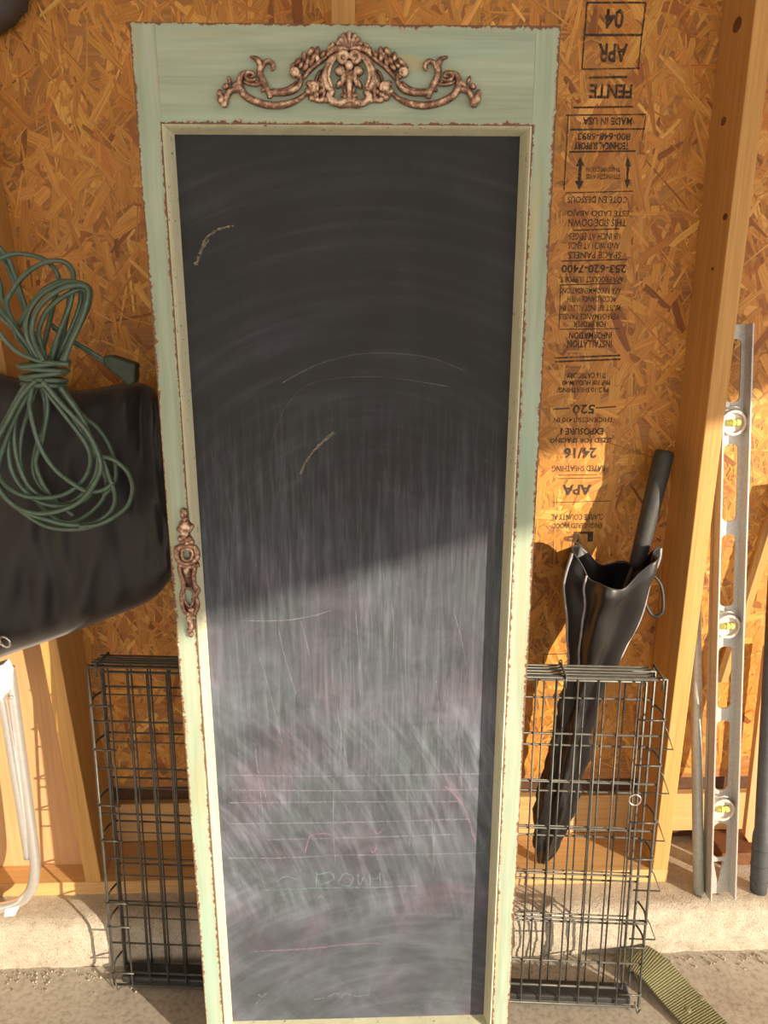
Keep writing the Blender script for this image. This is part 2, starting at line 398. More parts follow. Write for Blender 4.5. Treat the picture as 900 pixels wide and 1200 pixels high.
PL = 0.118                                   # underside of sole plate
PT_ = PL + 0.038
wall = MB().box((-2.4, 1.70, 0.05), (3.5, 1.74, 2.62)).build('wall_back', M['felt'])
struct(wall, 'framed garage wall sheathed in orange strand board')
MB().box((-0.70, WALL, 0.318), (3.5, WALL + 0.018, 2.62)).build('strand_board_sheet', M['osb_base'], wall)
MB().box((-0.70, WALL, PT_), (3.5, WALL + 0.018, 0.268)).build('strand_board_strip', M['plate'], wall)
MB().box((-2.4, WALL, 0.9), (-0.701, WALL + 0.018, 2.62)).build('strand_board_sheet', M['osb_base'], wall)
bevel(MB().prism([(-2.4, 1.60, PT_), (-0.672, 1.60, PT_), (-0.709, 1.60, 0.905), (-2.4, 1.60, 0.905)], (0, 0.018, 0)).build('plywood_sheet', M['board'], wall), 0.001)
bevel(MB().box((-2.4, SF, PL), (0.744, WALL - 0.001, PT_)).build('sole_plate', M['plate'], wall), 0.002)
bevel(MB().box((0.90, SF + 0.05, PL), (3.5, WALL - 0.001, PT_)).build('sole_plate', M['knot'], wall), 0.002)
def stud(x0, x1, z1=2.6, lean=0.0):
    q = [(x0, SF, PT_), (x1, SF, PT_), (x1, WALL - 0.001, PT_), (x0, WALL - 0.001, PT_)]
    s_ = bevel(MB().prism(q, (lean * (z1 - PT_), 0, z1 - PT_)).build('stud', M['stud'], wall), 0.002); return s_
s_r = stud(0.704, 0.742)
stud(-0.047, -0.005)
stud(-0.671, -0.633, 2.6, -0.049)
for (px, py, w, h) in ((863, 29, 3.4, 8), (845, 142, 2, 5), (849, 254, 2, 4), (832, 315, 1.2, 2)):   # knots on the side of the stud
    t = (px - (843 - 0.124 * py)) / 44.0; Y = WALL - 0.14 * min(max(t, 0.05), 0.95); p = at(px, py, Y)
    pts = [(0.7035, Y + w * 0.0052 * math.cos(a), p.z + h * 0.0016 * math.sin(a)) for a in [2 * math.pi * k / 14 for k in range(14)]]
    MB().prism(pts, (0.001, 0, 0)).build('knot', M['knot'], wall)

# strand board flakes: real thin chips, uncountable
def flakes():
    vs, fs, cols, uvs = [], [], [], []
    pal = [((0.54, 0.255, 0.072), 46), ((0.47, 0.205, 0.052), 28), ((0.60, 0.315, 0.105), 20), ((0.67, 0.385, 0.145), 6), ((0.26, 0.092, 0.024), 3), ((0.36, 0.135, 0.036), 6)]
    bag_ = [c for c, w in pal for _ in range(w)]
    R = random.Random(3); N = 19000
    for i in range(N):
        x = R.uniform(-1.15, 1.5); z = R.uniform(0.33, 2.45)
        if x < -0.72 and z < 0.93: continue
        L = R.choice([0.03, 0.055, 0.085, 0.12, 0.16]) * R.uniform(0.6, 1.1) * 0.5
        W = R.choice([0.003, 0.005, 0.009, 0.014, 0.022]) * R.uniform(0.6, 1.2) * 0.5
        a = R.gauss(math.pi / 2, 0.75); ca, sa = math.cos(a), math.sin(a)
        ext = abs(L * sa) + abs(W * ca)
        if z - ext < 0.322: continue
        dep = WALL - 0.0003 - 0.0010 * (i / N)
        tl, tw = R.uniform(-0.003, 0.003), R.uniform(-0.012, 0.012)
        k = len(vs); poly = []
        for (u, w) in ((-1, -0.9), (-0.5, -1), (0.4, -1), (1, -0.7), (1.03, 0.2), (0.9, 1), (0.2, 1), (-0.6, 1), (-1.04, 0.5)):
            u *= L * R.uniform(0.9, 1.08); w *= W * R.uniform(0.75, 1.12)
            poly.append((u, w))
        c = R.choice(bag_); g = R.uniform(0.94, 1.22); c = (c[0] * g * 1.08, c[1] * g * R.uniform(0.96, 1.08), c[2] * g * 0.66, 1)
        ox, oy = R.uniform(0, 40), R.uniform(0, 40)
        for (u, w) in poly:
            vs.append((x + u * ca - w * sa, min(dep + u * tl + w * tw, WALL - 0.0001), z + u * sa + w * ca)); uvs.append((u + ox, w + oy))
        fs.append(tuple(range(k, k + len(poly)))); cols.append(c)
    me = bpy.data.meshes.new('strand_flakes'); me.from_pydata(vs, [], fs)
    me.uv_layers.new(name='UVMap'); me.color_attributes.new('fcol', 'FLOAT_COLOR', 'CORNER')
    uvl = me.uv_layers['UVMap']; at_ = me.color_attributes['fcol']
    for p, c in zip(me.polygons, cols):
        for li in p.loop_indices:
            uvl.data[li].uv = uvs[me.loops[li].vertex_index]; at_.data[li].color = c
    me.materials.append(M['osb']); o = bpy.data.objects.new('strand_flakes', me); COL.objects.link(o); o.parent = wall
    o['kind'] = 'stuff'; return o
flakes()

# printed stamps on the strand board (upside down, as the sheet hangs)
INKY = WALL - 0.0018
def stamp(text, px, py, wpx, hpx, bold=0.0):
    cu = bpy.data.curves.new('stamp', 'FONT'); cu.body = text; cu.align_x = 'CENTER'; cu.align_y = 'CENTER'; cu.size = 1.0; cu.offset = bold + 0.012
    cu.resolution_u = 2
    to = bpy.data.objects.new('stamp', cu); COL.objects.link(to)
    dg = bpy.context.evaluated_depsgraph_get(); me = bpy.data.meshes.new_from_object(to.evaluated_get(dg))
    bpy.data.objects.remove(to); bpy.data.curves.remove(cu)
    xs = [v.co.x for v in me.vertices]; ys = [v.co.y for v in me.vertices]
    w, h = max(xs) - min(xs), max(ys) - min(ys); cx, cy = (max(xs) + min(xs)) / 2, (max(ys) + min(ys)) / 2
    c = at(px, py, INKY); l = at(px - wpx / 2, py, INKY); t = at(px, py - hpx / 2, INKY)
    sx = 2 * (c.x - l.x) / w; sz = 2 * (t.z - c.z) / h
    for v in me.vertices: v.co = (c.x - (v.co.x - cx) * sx, INKY, c.z - (v.co.y - cy) * sz)
    me.materials.append(M['ink']); o = bpy.data.objects.new('stamp_lettering', me); COL.objects.link(o); o.parent = wall
    return o
for a in [('04', 720, 22, 22, 24, .02), ('APR', 718, 62, 35, 22, .02), ('FENTE', 716, 107, 50, 17, .02), ('MADE IN USA', 712, 142, 58, 9, .015),
          ('800-648-6893', 708, 160, 62, 9, .015), ('TECHNICAL SUPPORT', 705, 171, 64, 9, .03), ('THIS DIRECTION', 707, 198.5, 40, 5.5, .01), ('STRENGTH AXIS', 707, 207, 40, 6, .015),
          ('COTÉ EN DESSOUS', 700, 235, 70, 10, 0), ('ESTE LADO ABAJO', 701, 249, 72, 9, 0), ('THIS SIDE DOWN', 700, 261, 68, 9, 0),
          ('1/8 INCH AT EDGES', 697, 277, 60, 8, 0), ('AND INCH AT ENDS', 696, 288, 60, 8, 0), ('SPACE PANELS', 697, 299, 62, 8, 0), ('253-620-7400', 696, 315, 76, 10, .01),
          ('APA PRODUCT SUPPORT', 694, 327.5, 74, 7, 0), ('APA RECOMMENDATIONS', 692, 340.5, 72, 7, 0), ('ACCORDANCE WITH', 694, 350.5, 58, 7, 0), ('MUST BE INSTALLED IN', 692, 361, 70, 7, 0),
          ('PERFORMANCE PANELS', 690, 371, 70, 7, 0), ('FOR PROPER', 691, 380, 38, 7, .01), ('INFORMATION', 692, 393, 50, 8, .01), ('INSTALLATION', 691, 403, 52, 9, .01),
          ('7/16 CATEGORY', 687, 440, 46, 7, .01), ('PRP 108 HUD-UM-40', 687, 448.5, 56, 6, .01), ('PS 2-10 SHEATHING', 684, 457, 58, 6, .01), ('520', 684, 479.5, 26, 11, .015),
          ('THICKNESS 0.410 IN', 684, 492, 70, 6, 0), ('EXPOSURE 1', 682, 505.5, 50, 8, .015), ('SIZED FOR SPACING', 681, 516, 72, 6, .015), ('24/16', 680, 531, 38, 13, .02),
          ('RATED SHEATHING', 678, 549, 62, 7, 0), ('APA', 676, 574, 34, 12, .02), ('CLARKE COUNTY AL', 677, 606, 62, 7, 0), ('ENGINEERED WOOD', 676, 616, 58, 6, 0), ('LP', 678, 629, 34, 12, .03),
          ('0', 657, 777, 5, 9, .02), ('04', 655, 815, 14, 6, 0), ('INCH AT EDGES', 655, 860, 20, 10, 0)]:
    stamp(*a)
def rule(x0, y0, x1, y1, w=1.3):
    a, b = at(x0, y0, INKY), at(x1, y1, INKY); d = (b - a).normalized(); n = Vector((-d.z, 0, d.x)) * (w * 0.00088)
    MB().add([a - n, b - n, b + n, a + n], [(0, 1, 2, 3)]).build('stamp_rule', M['ink'], wall)
for a in [(688, 3, 757, 3, 2), (688, 3, 685, 42, 2), (757, 3, 752, 42, 2), (686, 41, 752, 41, 2.5), (685, 42, 682, 80, 1.5), (752, 42, 748, 80, 1.5), (682, 81, 750, 80, 1.5), (690, 91, 735, 90, 2.5), (672, 126, 742, 125, 2),
          (663, 135, 757, 134, 1.5), (668, 152, 756, 151, 1.8), (667, 178, 745, 177, 1.8), (666, 135, 661, 223, 1.4), (757, 135, 752, 165, 1), (663, 226, 742, 224, 1.2), (672, 270, 726, 268, 1.4), (658, 306, 735, 304, 1.4),
          (656, 334, 728, 332, 1.2), (657, 334, 655, 385, .8), (655, 386, 726, 385, 1), (650, 419.5, 727, 416.5, 2), (650, 424, 727, 421, 2), (648, 479.5, 668, 478.5, 1.6), (698, 478, 722, 476.5, 1.6), (654, 557, 700, 556, 1), (654, 561, 704, 560, 1), (648, 589, 716, 587, 1),
          (637, 767, 666, 766, 1.2), (637, 767, 636, 790, 1.2), (666, 766, 667, 790, 1.2), (636, 790, 667, 790, 1.2)]:
    rule(*a)
def arrow(px, y0, y1, w=3.2):
    mb = MB(); mb2 = []
    P = [(px, y0), (px + w * 1.7, y0 + 11), (px + w * .6, y0 + 11), (px + w * .6 - 1, y1 - 11), (px + w * 1.7 - 1, y1 - 11), (px - 1, y1), (px - w * 1.7 - 1, y1 - 11), (px - w * .6 - 1, y1 - 11), (px - w * .6, y0 + 11), (px - w * 1.7, y0 + 11)]
    q = [at(x, y, INKY) for x, y in P]; mb.add(q, [(0, 1, 9), (2, 3, 7, 8), (4, 5, 6)]).build('stamp_arrow', M['ink'], wall)
arrow(680, 184, 223); arrow(736, 184, 221, 2.2)

# loose grit at the foot of the stem wall
def grit():
    mb = MB(); R = random.Random(5)
    for i in range(620):
        x = R.uniform(-0.95, 1.15); on = False
        y = R.uniform(1.48, 1.535) if on else 1.436 - abs(R.gauss(0, 0.022)); z = 0.1195 if on else 0.0; r = R.uniform(0.0008, 0.0032)
        mb.ball((x, y, z + r * 0.5), r, R.uniform(.7, 1.3), R.uniform(.7, 1.2), R.uniform(.5, .9), 5, 3, R.uniform(0, 3))
    o = mb.build('grit', M['gravel']); tag(o, 'loose sandy grit along the foot of the concrete stem wall', 'grit', kind='stuff')
grit()

# ------------------------------------------------------------ the framed chalkboard door
door = thing('chalkboard_door', 'tall sage green distressed door with a chalkboard panel leaning on the wall', 'chalkboard', matrix=DOOR_M)
TH = 0.036
for s in (-1, 1):
    a, b = sorted((s * IW, s * HW)); bevel(MB().box((a, 0, 0), (b, TH, HT)).build('stile', M['paint_v'], door), 0.0008, 2)
bevel(MB().box((-IW, 0.0003, IT), (IW, TH, HT - .0003)).build('top_rail', M['paint_h'], door), 0.0004)
bevel(MB().box((-IW, 0.0003, 0.0), (IW, TH, IB)).build('bottom_rail', M['paint_h'], door), 0.0015)
def bead_strip(o0, o1, i1, i0):
    f = lambda p, y: (p[0], y, p[1])
    prof = [(0.0, -0.0006), (0.22, -0.002), (0.45, 0.003), (0.6, 0.010), (1.0, REC)]
    vs = []; fs = []
    for t, y in prof:
        for (o, i) in ((o0, i0), (o1, i1)): vs.append((o[0] + (i[0] - o[0]) * t, y, o[1] + (i[1] - o[1]) * t))
    for k in range(len(prof) - 1): fs.append((2 * k, 2 * k + 1, 2 * k + 3, 2 * k + 2))
    n = len(vs); vs += [f(o0, REC), f(o1, REC)]; fs.append((0, n, n + 1, 1)); fs.append((2 * len(prof) - 2, 2 * len(prof) - 1, n + 1, n))
    fs.append((0, 2, 4, 6, 8, n)); fs.append((1, n + 1, 9, 7, 5, 3))
    return MB().add(vs, fs).build('bead_moulding', M['bead'], door)
O = [(-IW, IB), (IW, IB), (IW, IT), (-IW, IT)]; I_ = [(-PW, PB), (PW, PB), (PW, PT), (-PW, PT)]
for k in range(4): bead_strip(O[k], O[(k + 1) % 4], I_[(k + 1) % 4], I_[k])
panel = MB().box((-IW, REC, IB), (IW, TH - 0.001, IT)).build('chalkboard_panel', M['chalk'], door)

def stroke(px_pts, mat, w=0.0022, n=8):
    pts = spline([(*dp(x, y, REC), 0) for x, y in px_pts], n); mb = MB(); vs = []; fs = []
    for i, p in enumerate(pts):
        a = pts[max(0, i - 1)]; b = pts[min(len(pts) - 1, i + 1)]; d = (b - a); d = d.normalized() if d.length else Vector((1, 0, 0))
        nn = Vector((-d.y, d.x, 0)) * (w / 2) * (0.5 + random.random())
        for q in (p - nn, p + nn): vs.append((q.x, REC - 0.0005, q.y))
    for i in range(len(pts) - 1): fs.append((2 * i, 2 * i + 1, 2 * i + 3, 2 * i + 2))
    o = mb.add(vs, fs).build('chalk_mark', mat, panel); return o
cpx = lambda q: [(230 + x * .4556, 880 + y * .4556) for x, y in q]
for q in [[(75, 62), (300, 64), (500, 62), (755, 58)], [(90, 100), (400, 102), (760, 98)], [(85, 133), (300, 131), (685, 130)], [(90, 187), (400, 183), (700, 175)],
          [(180, 228), (420, 222), (660, 214)], [(335, 268), (540, 266), (740, 262)], [(85, 275), (200, 275), (330, 270)]]: stroke(cpx(q), M['mark_white'])
stroke(cpx([(170, 358), (330, 352), (470, 350), (570, 346)]), M['mark_mint'])
stroke(cpx([(640, 90), (680, 130), (705, 190), (718, 235)]), M['mark_pink'], 0.004)
stroke(cpx([(445, 240), (455, 262), (466, 238)]), M['mark_pink']); stroke(cpx([(728, 228), (738, 248), (750, 224)]), M['mark_mint'])
stroke(cpx([(455, 200), (465, 212), (482, 202)]), M['mark_pink']); stroke(cpx([(280, 260), (290, 225), (300, 215), (330, 212), (355, 216)]), M['mark_pink'])
for q in [[(310, 310), (308, 350)], [(312, 318), (345, 312), (352, 330), (318, 345)], [(365, 340), (380, 315), (402, 322), (395, 345), (370, 344)], [(415, 318), (420, 345), (432, 320)], [(445, 316), (448, 345)], [(472, 312), (474, 346)], [(446, 330), (475, 326)], [(205, 338), (230, 322), (255, 330)],
          [(160, 625), (170, 632), (180, 622)], [(340, 632), (360, 622), (372, 634), (385, 622), (410, 630), (445, 626)], [(150, 655), (165, 640)], [(300, 640), (330, 634)], [(312, 380), (322, 372), (328, 384)]]: stroke(cpx(q), M['mark_mint'])
stroke(cpx([(150, 515), (290, 508), (380, 498), (470, 494)]), M['mark_pink'], 0.003)
c2 = lambda q: [(200 + x * .4667, 150 + y * .4664) for x, y in q]
stroke(c2([(158, 246), (128, 252), (98, 268), (82, 288)]), M['mark_cream'], 0.003); stroke(c2([(92, 280), (78, 305), (62, 345)]), M['mark_cream'], 0.006)
stroke(c2([(410, 765), (375, 795), (345, 830), (325, 870)]), M['mark_cream'], 0.004); stroke(c2([(280, 640), (380, 590), (500, 566), (640, 575), (740, 610)]), M['mark_white'], 0.0009)
stroke(c2([(250, 800), (290, 700), (360, 640), (520, 625), (700, 650)]), M['mark_white'], 0.0007)
for k in range(16):   # wiping scratches
    x0 = random.uniform(290, 540); y0 = random.uniform(650, 960); L = random.uniform(40, 110); sl = random.uniform(-0.05, 0.3)
    stroke([(x0, y0), (x0 + L * sl * .5 + random.uniform(-2, 2), y0 + L * .5), (x0 + L * sl, y0 + L)], M['mark_white'], 0.0013)
stroke([(284, 727), (330, 727), (365, 722), (388, 715)], M['mark_white'], 0.0015)

# carved applique on the top rail
orn = MB()
CX = 409.2
def oc(cx, cy): return 240 + cx / 5.0, 30 + cy / 5.0
def o3(p, y=-0.005, mirror=False):
    x, yy = p
    if mirror: x = 2 * CX - x
    u, v = dp(x, yy); return (u, y, v)
def curl(pts, r, y=-0.0045, both=True, taper=(0.6, 0.5), n=7):
    for mir in ((False, True) if both else (False,)):
        P = spline([o3(oc(*q), y, mir) for q in pts], n); m = len(P)
        rr = []
        for i in range(m):
            t = i / (m - 1); k = 1.0
            if t < 0.25: k = taper[0] + (1 - taper[0]) * t / 0.25
            if t > 0.75: k = taper[1] + (1 - taper[1]) * (1 - t) / 0.25
            rr.append(r * k * 1.16)
        orn.tube(P, rr, 8, flat=1.15)
def blob(c, r, sx=1.0, sz=1.0, rot=0, y=-0.005, both=True):
    for mir in ((False, True) if both else (False,)):
        orn.ball(o3(oc(*c), y, mir), r * 1.12, sx, 1.0, sz, 9, 6, -rot if mir else rot)
curl([(300, 318), (280, 328), (255, 322), (243, 302), (254, 284), (278, 284), (290, 300), (272, 310)], .0028, -.006)
curl([(250, 280), (220, 295), (205, 345), (228, 402), (290, 445), (380, 470), (470, 466), (545, 438), (600, 395)], .0047, -.004)
curl([(300, 330), (318, 345), (300, 352), (255, 345), (228, 330)], .0026, -.005)
curl([(240, 385), (190, 378), (150, 392), (128, 430), (122, 468), (100, 472)], .0040, -.0045)
blob((100, 436), .0055, 1, 1.2); blob((125, 362), .0042, 1.2, .9, .5); blob((148, 325), .0036, .8, 1.5, .3); blob((92, 405), .0045, .9, 1.3); blob((180, 352), .0040, 1.5, .8, .6); blob((118, 470), .0042, 1.2, .8)
curl([(385, 430), (378, 400), (350, 345), (326, 285), (328, 235), (305, 200), (268, 190)], .0042, -.005, taper=(.8, .3))
curl([(340, 262), (352, 228), (375, 215), (400, 232), (402, 258), (388, 268)], .0030, -.006)
curl([(330, 390), (355, 372), (345, 340), (318, 345)], .0028, -.005)
curl([(385, 432), (392, 402), (430, 400), (480, 398), (530, 380), (560, 345), (568, 300)], .0040, -.0055)
curl([(395, 380), (440, 385), (500, 368), (540, 330)], .0026, -.004)
blob((525, 282), .0062, 1, 1, y=-.006); curl([(505, 290), (520, 265), (545, 272), (545, 296), (525, 302)], .0022, -.010)
for c, rx in (((545, 218), .0045), ((582, 188), .0046), ((622, 160), .0050), ((662, 156), .0044), ((590, 252), .0045), ((628, 218), .0046), ((660, 195), .0044), ((695, 172), .0042), ((565, 240), .004), ((605, 212), .0042), ((640, 186), .0042), ((518, 240), .0036), ((556, 300), .0038)):
    blob(c, rx, .8, 1.35, random.uniform(-.9, .1))
curl([(575, 320), (600, 285), (640, 245), (690, 205), (725, 178)], .0030, -.004)
curl([(792, 178), (745, 205), (715, 262), (704, 320), (722, 368), (744, 392), (730, 420), (752, 452), (795, 462), (822, 440), (815, 412), (796, 418)], .0048, -.006, taper=(.8, .45))
curl([(770, 200), (738, 250), (728, 310), (748, 372)], .0022, -.0105)
curl([(600, 398), (625, 415), (660, 300), (690, 262)], .0022, -.004)
blob((640, 372), .0072, 1.1, 1, y=-.005); curl([(615, 368), (630, 350), (655, 356), (658, 382), (636, 392)], .0025, -.010)
for c in ((606, 392), (655, 412), (690, 392), (690, 438), (660, 440), (720, 440), (676, 350), (700, 350), (615, 345), (630, 430)): blob(c, .0046, 1.2, .85, random.uniform(-.8, .8))
curl([(690, 440), (700, 390), (690, 340), (672, 318)], .0028, -.006)
# crown shell with fan ribs
for k in range(-4, 5):
    ang = k * 0.37; L = 78 - 5 * abs(k); pts = [(847 + 18 * math.sin(ang), 150 - 14 * math.cos(ang)), (847 + L * .6 * math.sin(ang), 150 - L * .6 * math.cos(ang)), (847 + L * 1.12 * math.sin(ang), 145 - L * 1.1 * math.cos(ang))]
    P = spline([o3(oc(*q), -.006) for q in pts], 5); orn.tube(P, [.0018 + .0027 * i / (len(P) - 1) for i in range(len(P))], 7)
    orn.ball(P[-1], .0046, 1, 1, 1, 8, 5)
curl([(845, 148), (800, 140), (758, 148), (733, 165), (722, 190)], .0042, -.006); blob((735, 150), .005); blob((748, 128), .0046)
curl([(832, 212), (808, 226), (786, 205), (794, 176), (822, 170), (836, 190), (820, 204), (808, 194)], .0034, -.008)
blob((812, 196), .0045)
blob((845, 244), .0058, y=-.009, both=False)
blob((793, 272), .0075, 1.0, .85, .2, -.005); blob((812, 318), .0058, .7, 1.7, -.25, -.005); blob((790, 345), .005, .8, 1.5, -.55); blob((833, 300), .0045, .7, 2.0, -.1)
blob((846, 345), .0055, .8, 2.6, 0, -.007, False); blob((846, 415), .0052, .8, 1.8, 0, -.006, False); blob((846, 466), .0046, 1, 1, both=False); blob((875 - 56, 385), .0036, .7, 1.6, .2)
curl([(838, 400), (822, 420), (826, 445), (843, 448), (846, 432)], .0028, -.006); curl([(770, 468), (800, 474), (830, 470), (846, 474)], .0034, -.004)
ap = orn.build('carved_applique', M['copper'], door, smooth=True); ap['label'] = 'copper brown carved scroll applique'

# ornate key plate on the left stile
kp = MB()
def k3(cx, cy, y=-0.004): u, v = dp(180 + cx * .15, 580 + cy * .15); return (u, y, v)
def kt(pts, r, y=-.0045, n=6, closed=False): kp.tube(spline([k3(*q, y) for q in pts], n, closed), r, 8, closed=closed)
def kb(cx, cy, r, sx=1, sz=1, rot=0, y=-.004): kp.ball(k3(cx, cy, y), r, sx, 1, sz, 9, 6, rot)
kb(240, 132, .0066, 1, 1.2); kb(232, 165, .004); kb(258, 178, .004); kb(246, 190, .0045)
kb(250, 245, .0120, 1, 1.15, 0, -.002); kb(205, 262, .0052); kb(285, 262, .0055); kb(230, 215, .005); kb(268, 222, .005); kb(300, 240, .005); kb(250, 290, .008)
for c in ((215, 335), (240, 325), (262, 340), (285, 335), (300, 360), (235, 360), (262, 370)): kb(*c, .0055)
kt([(262, 395), (215, 400), (190, 430), (188, 470), (205, 510), (250, 530), (300, 525), (335, 495), (345, 455), (335, 415), (305, 395)], .0052, closed=True)
kt([(240, 420), (228, 455), (240, 490), (275, 500), (305, 480), (312, 445), (290, 415)], .0028, -.007, closed=True)
kb(180, 425, .005, .8, 1.6); kb(345, 470, .005, .8, 1.5); kb(310, 400, .0045)
kt([(195, 535), (250, 550), (310, 548), (358, 535)], .0045); 
kt([(205, 550), (215, 610), (235, 670), (240, 720), (225, 770), (230, 850), (250, 905), (300, 915), (338, 895), (350, 840), (335, 780), (355, 735), (325, 690), (318, 620), (330, 555)], .0040)
kp.prism([k3(*q, 0) for q in ((215, 550), (325, 550), (312, 640), (322, 700), (282, 722), (240, 715), (232, 650))], (0, -.004, 0))
kp.prism([k3(*q, 0) for q in ((245, 850), (290, 865), (345, 830), (335, 900), (295, 915), (255, 900))], (0, -.004, 0))
kt([(240, 725), (262, 715), (300, 730), (318, 765), (312, 830), (292, 860), (262, 840), (240, 780)], .0024, -.006, closed=True)
kb(262, 580, .0065, 1, 1.5); kb(265, 620, .004); kb(300, 885, .0062); kb(275, 920, .005); kb(325, 915, .005)
kb(292, 965, .0075, 1, 1.7); kb(298, 1015, .0065, .9, 1.5); kb(285, 1050, .005); kb(298, 1080, .0048, .9, 1.3); kb(318, 950, .0045)
kpo = kp.build('key_plate', M['copper'], door, smooth=True); kpo['label'] = 'ornate copper brown key plate'

# ------------------------------------------------------------ folded wire crate behind the door
cl, cr = Vector((-0.570, 1.382, 0)), Vector((0.596, 1.290, 0))
CL, CH, CT = (cr - cl).length, 0.785, 0.060
CM = Matrix.Translation(cl) @ Matrix.Rotation(math.atan2(cr.y - cl.y, cr.x - cl.x), 4, 'Z') @ Matrix.Rotation(-math.radians(4), 4, 'X')
crate = thing('wire_crate', 'folded black wire dog crate standing flat behind the green door', 'crate', matrix=CM)
def wire_panel(name, x0, x1, z0, z1, y, dv, dh, ov=0.0, oh=0.0, r=0.0019, fr=0.0029):
    mb = MB()
    for z in (z0, z1): mb.tube([(x0, y, z), (x1, y, z)], fr, 6)
    for x in (x0, x1): mb.tube([(x, y, z0), (x, y, z1)], fr, 6)
    x = x0 + dv + ov
    while x < x1 - 0.01: mb.tube([(x, y, z0), (x, y, z1)], r, 6); x += dv
    z = z0 + dh + oh
    while z < z1 - 0.02: mb.tube([(x0, y + 0.003, z), (x1, y + 0.003, z)], r * 1.15, 6); z += dh
    return mb.build(name, M['wire'], crate, smooth=True)
wire_panel('front_panel', 0, CL, 0.012, CH, 0.004, 0.0415, 0.108)
wire_panel('side_panel', 0.02, 0.74, 0.03, CH - 0.02, 0.020, 0.0415, 0.108, 0.012, 0.035, 0.0014)
wire_panel('side_panel', 0.44, CL - 0.03, 0.03, CH - 0.02, 0.034, 0.083, 0.108, 0.02, 0.075, 0.0014)
wire_panel('back_panel', 0.006, CL - 0.006, 0.012, CH - 0.008, CT, 0.0415, 0.108, 0.02, 0.052)
mb = MB()
for y in (0.0, 0.016, 0.030, 0.046, 0.060): mb.tube([(0.004, y, CH + 0.002 * math.sin(y * 90)), (CL - 0.02, y, CH)], 0.0026, 6)
for x in [0.02 + 0.19 * k for k in range(7)]: mb.tube([(x, -0.004, CH - 0.02), (x, -0.004, CH + 0.004), (x, CT + 0.003, CH + 0.004), (x, CT + 0.003, CH - 0.02)], 0.0024, 6)
mb.build('top_wires', M['wire'], crate, smooth=True)
bevel(MB().box((0.015, 0.008, 0.012), (CL - 0.015, CT - 0.006, 0.028)).build('tray_edge', M['pan'], crate), 0.004)
for z in (0.05, 0.17, 0.23, 0.385, 0.47, 0.60, 0.70):
    for x in (0.0, CL):
        mb = MB().tube(spline([(x, -0.003, z), (x + (0.004 if x else -0.004), 0.03, z + 0.003), (x, CT + 0.003, z)], 5), 0.0026, 6)
        mb.tube([(x, -0.004, z), (x + (-0.05 if x else 0.05), -0.004, z)], 0.002, 6); mb.build('clip', M['wire'], crate, smooth=True)
for z in (0.18, 0.30, 0.42, 0.53, 0.63):
    MB().tube([(CL - 0.03, 0.010, z), (CL + 0.026, 0.010, z), (CL + 0.010, 0.010, z + 0.042), (CL + 0.004, 0.010, z + 0.05)], 0.0018, 6).build('latch_hook', M['wire'], crate, smooth=True)
for x in (0.004, 0.32, 0.86, CL - 0.01):
    MB().tube([(x, -0.002, 0.03), (x + 0.006, -0.004, 0.004), (x + 0.014, -0.002, 0.012)], 0.0018, 6).build('foot_wire', M['wire'], crate, smooth=True)
MB().ring((CL - 0.045, 0.0, 0.52), (0, 1, 0), 0.012, 0.0018, 20, 6).build('latch_ring', M['buckle'], crate, smooth=True)

# ------------------------------------------------------------ hanging black bag
def bag():
    top = spline([(-90, 415), (20, 443), (85, 457), (150, 449), (188, 466)], 14); bot = spline([(-90, 808), (0, 771), (60, 750), (110, 731), (178, 702), (206, 668)], 12)
    def samp(L, t): f = t * (len(L) - 1); i = min(int(f), len(L) - 2); return L[i].lerp(L[i + 1], f - i)
    top = spline([(x, y, 0) for x, y in ((-90, 415), (20, 443), (85, 457), (150, 449), (176, 453), (189, 470))], 14)
    bot = spline([(x, y, 0) for x, y in ((-90, 808), (0, 771), (60, 750), (110, 731), (178, 702), (206, 668))], 14)
    nu, nv = 70, 60; vs = []; fs = []
    for side in (0, 1):
        for i in range(nu + 1):
            for j in range(nv + 1):
                u, v = i / nu, j / nv; p = samp(top, u).lerp(samp(bot, u), v)
                edge = min(1, 9 * min(1 - u, v, 1 - v) + 0.0); e = math.sqrt(max(0, 1 - (1 - edge) ** 2))
                f = 0.018 * mnoise.noise(Vector((u * 9 + v * 2.2, v * 1.6, 1))) + 0.010 * mnoise.noise(Vector((u * 17 - v * 4, v * 3, 5)))
                f += 0.008 * math.exp(-((u - 0.62 + 0.1 * v) / 0.05) ** 2) * v - 0.008 * math.exp(-((u - 0.72) / 0.04) ** 2)
                Y = 1.485 - e * (0.055 + 0.025 * v + f) if side == 0 else 1.485 + e * 0.03
                vs.append(at(p.x, p.y, Y))
    W = nv + 1; half = (nu + 1) * W
    for side in (0, 1):
        for i in range(nu):
            for j in range(nv):
                q = (i * W + j, (i + 1) * W + j, (i + 1) * W + j + 1, i * W + j + 1); q = tuple(k + side * half for k in q)
                fs.append(q if side == 0 else q[::-1])
    rim = [j for j in range(W)]
    for j in range(nv): fs.append((j, j + 1, half + j + 1, half + j))
    mb = MB(); mb.v = [tuple(p) for p in vs]; mb.f = fs; return mb
B = thing('hanging_bag', 'large black nylon bag hanging on the wall behind the green cord', 'bag', at(60, 760, 1.47))
bag().build('bag_body', M['bag'], B, smooth=True)
p = at(6, 752, 1.40); mb = MB().ring(p, (0.3, 1, 0.2), 0.012, 0.0028, 20, 7).ring(p + Vector((-0.012, 0.002, 0.004)), (0.9, .6, 0.2), 0.010, 0.0024, 20, 7)
mb.build('buckle_ring', M['buckle'], B, smooth=True)
mb = MB().tube(spline([at(-30, 430, 1.47), at(-36, 360, 1.53), at(-34, 300, 1.55)], 6), 0.008, 6, flat=.4); mb.build('strap', M['bag'], B, smooth=True)
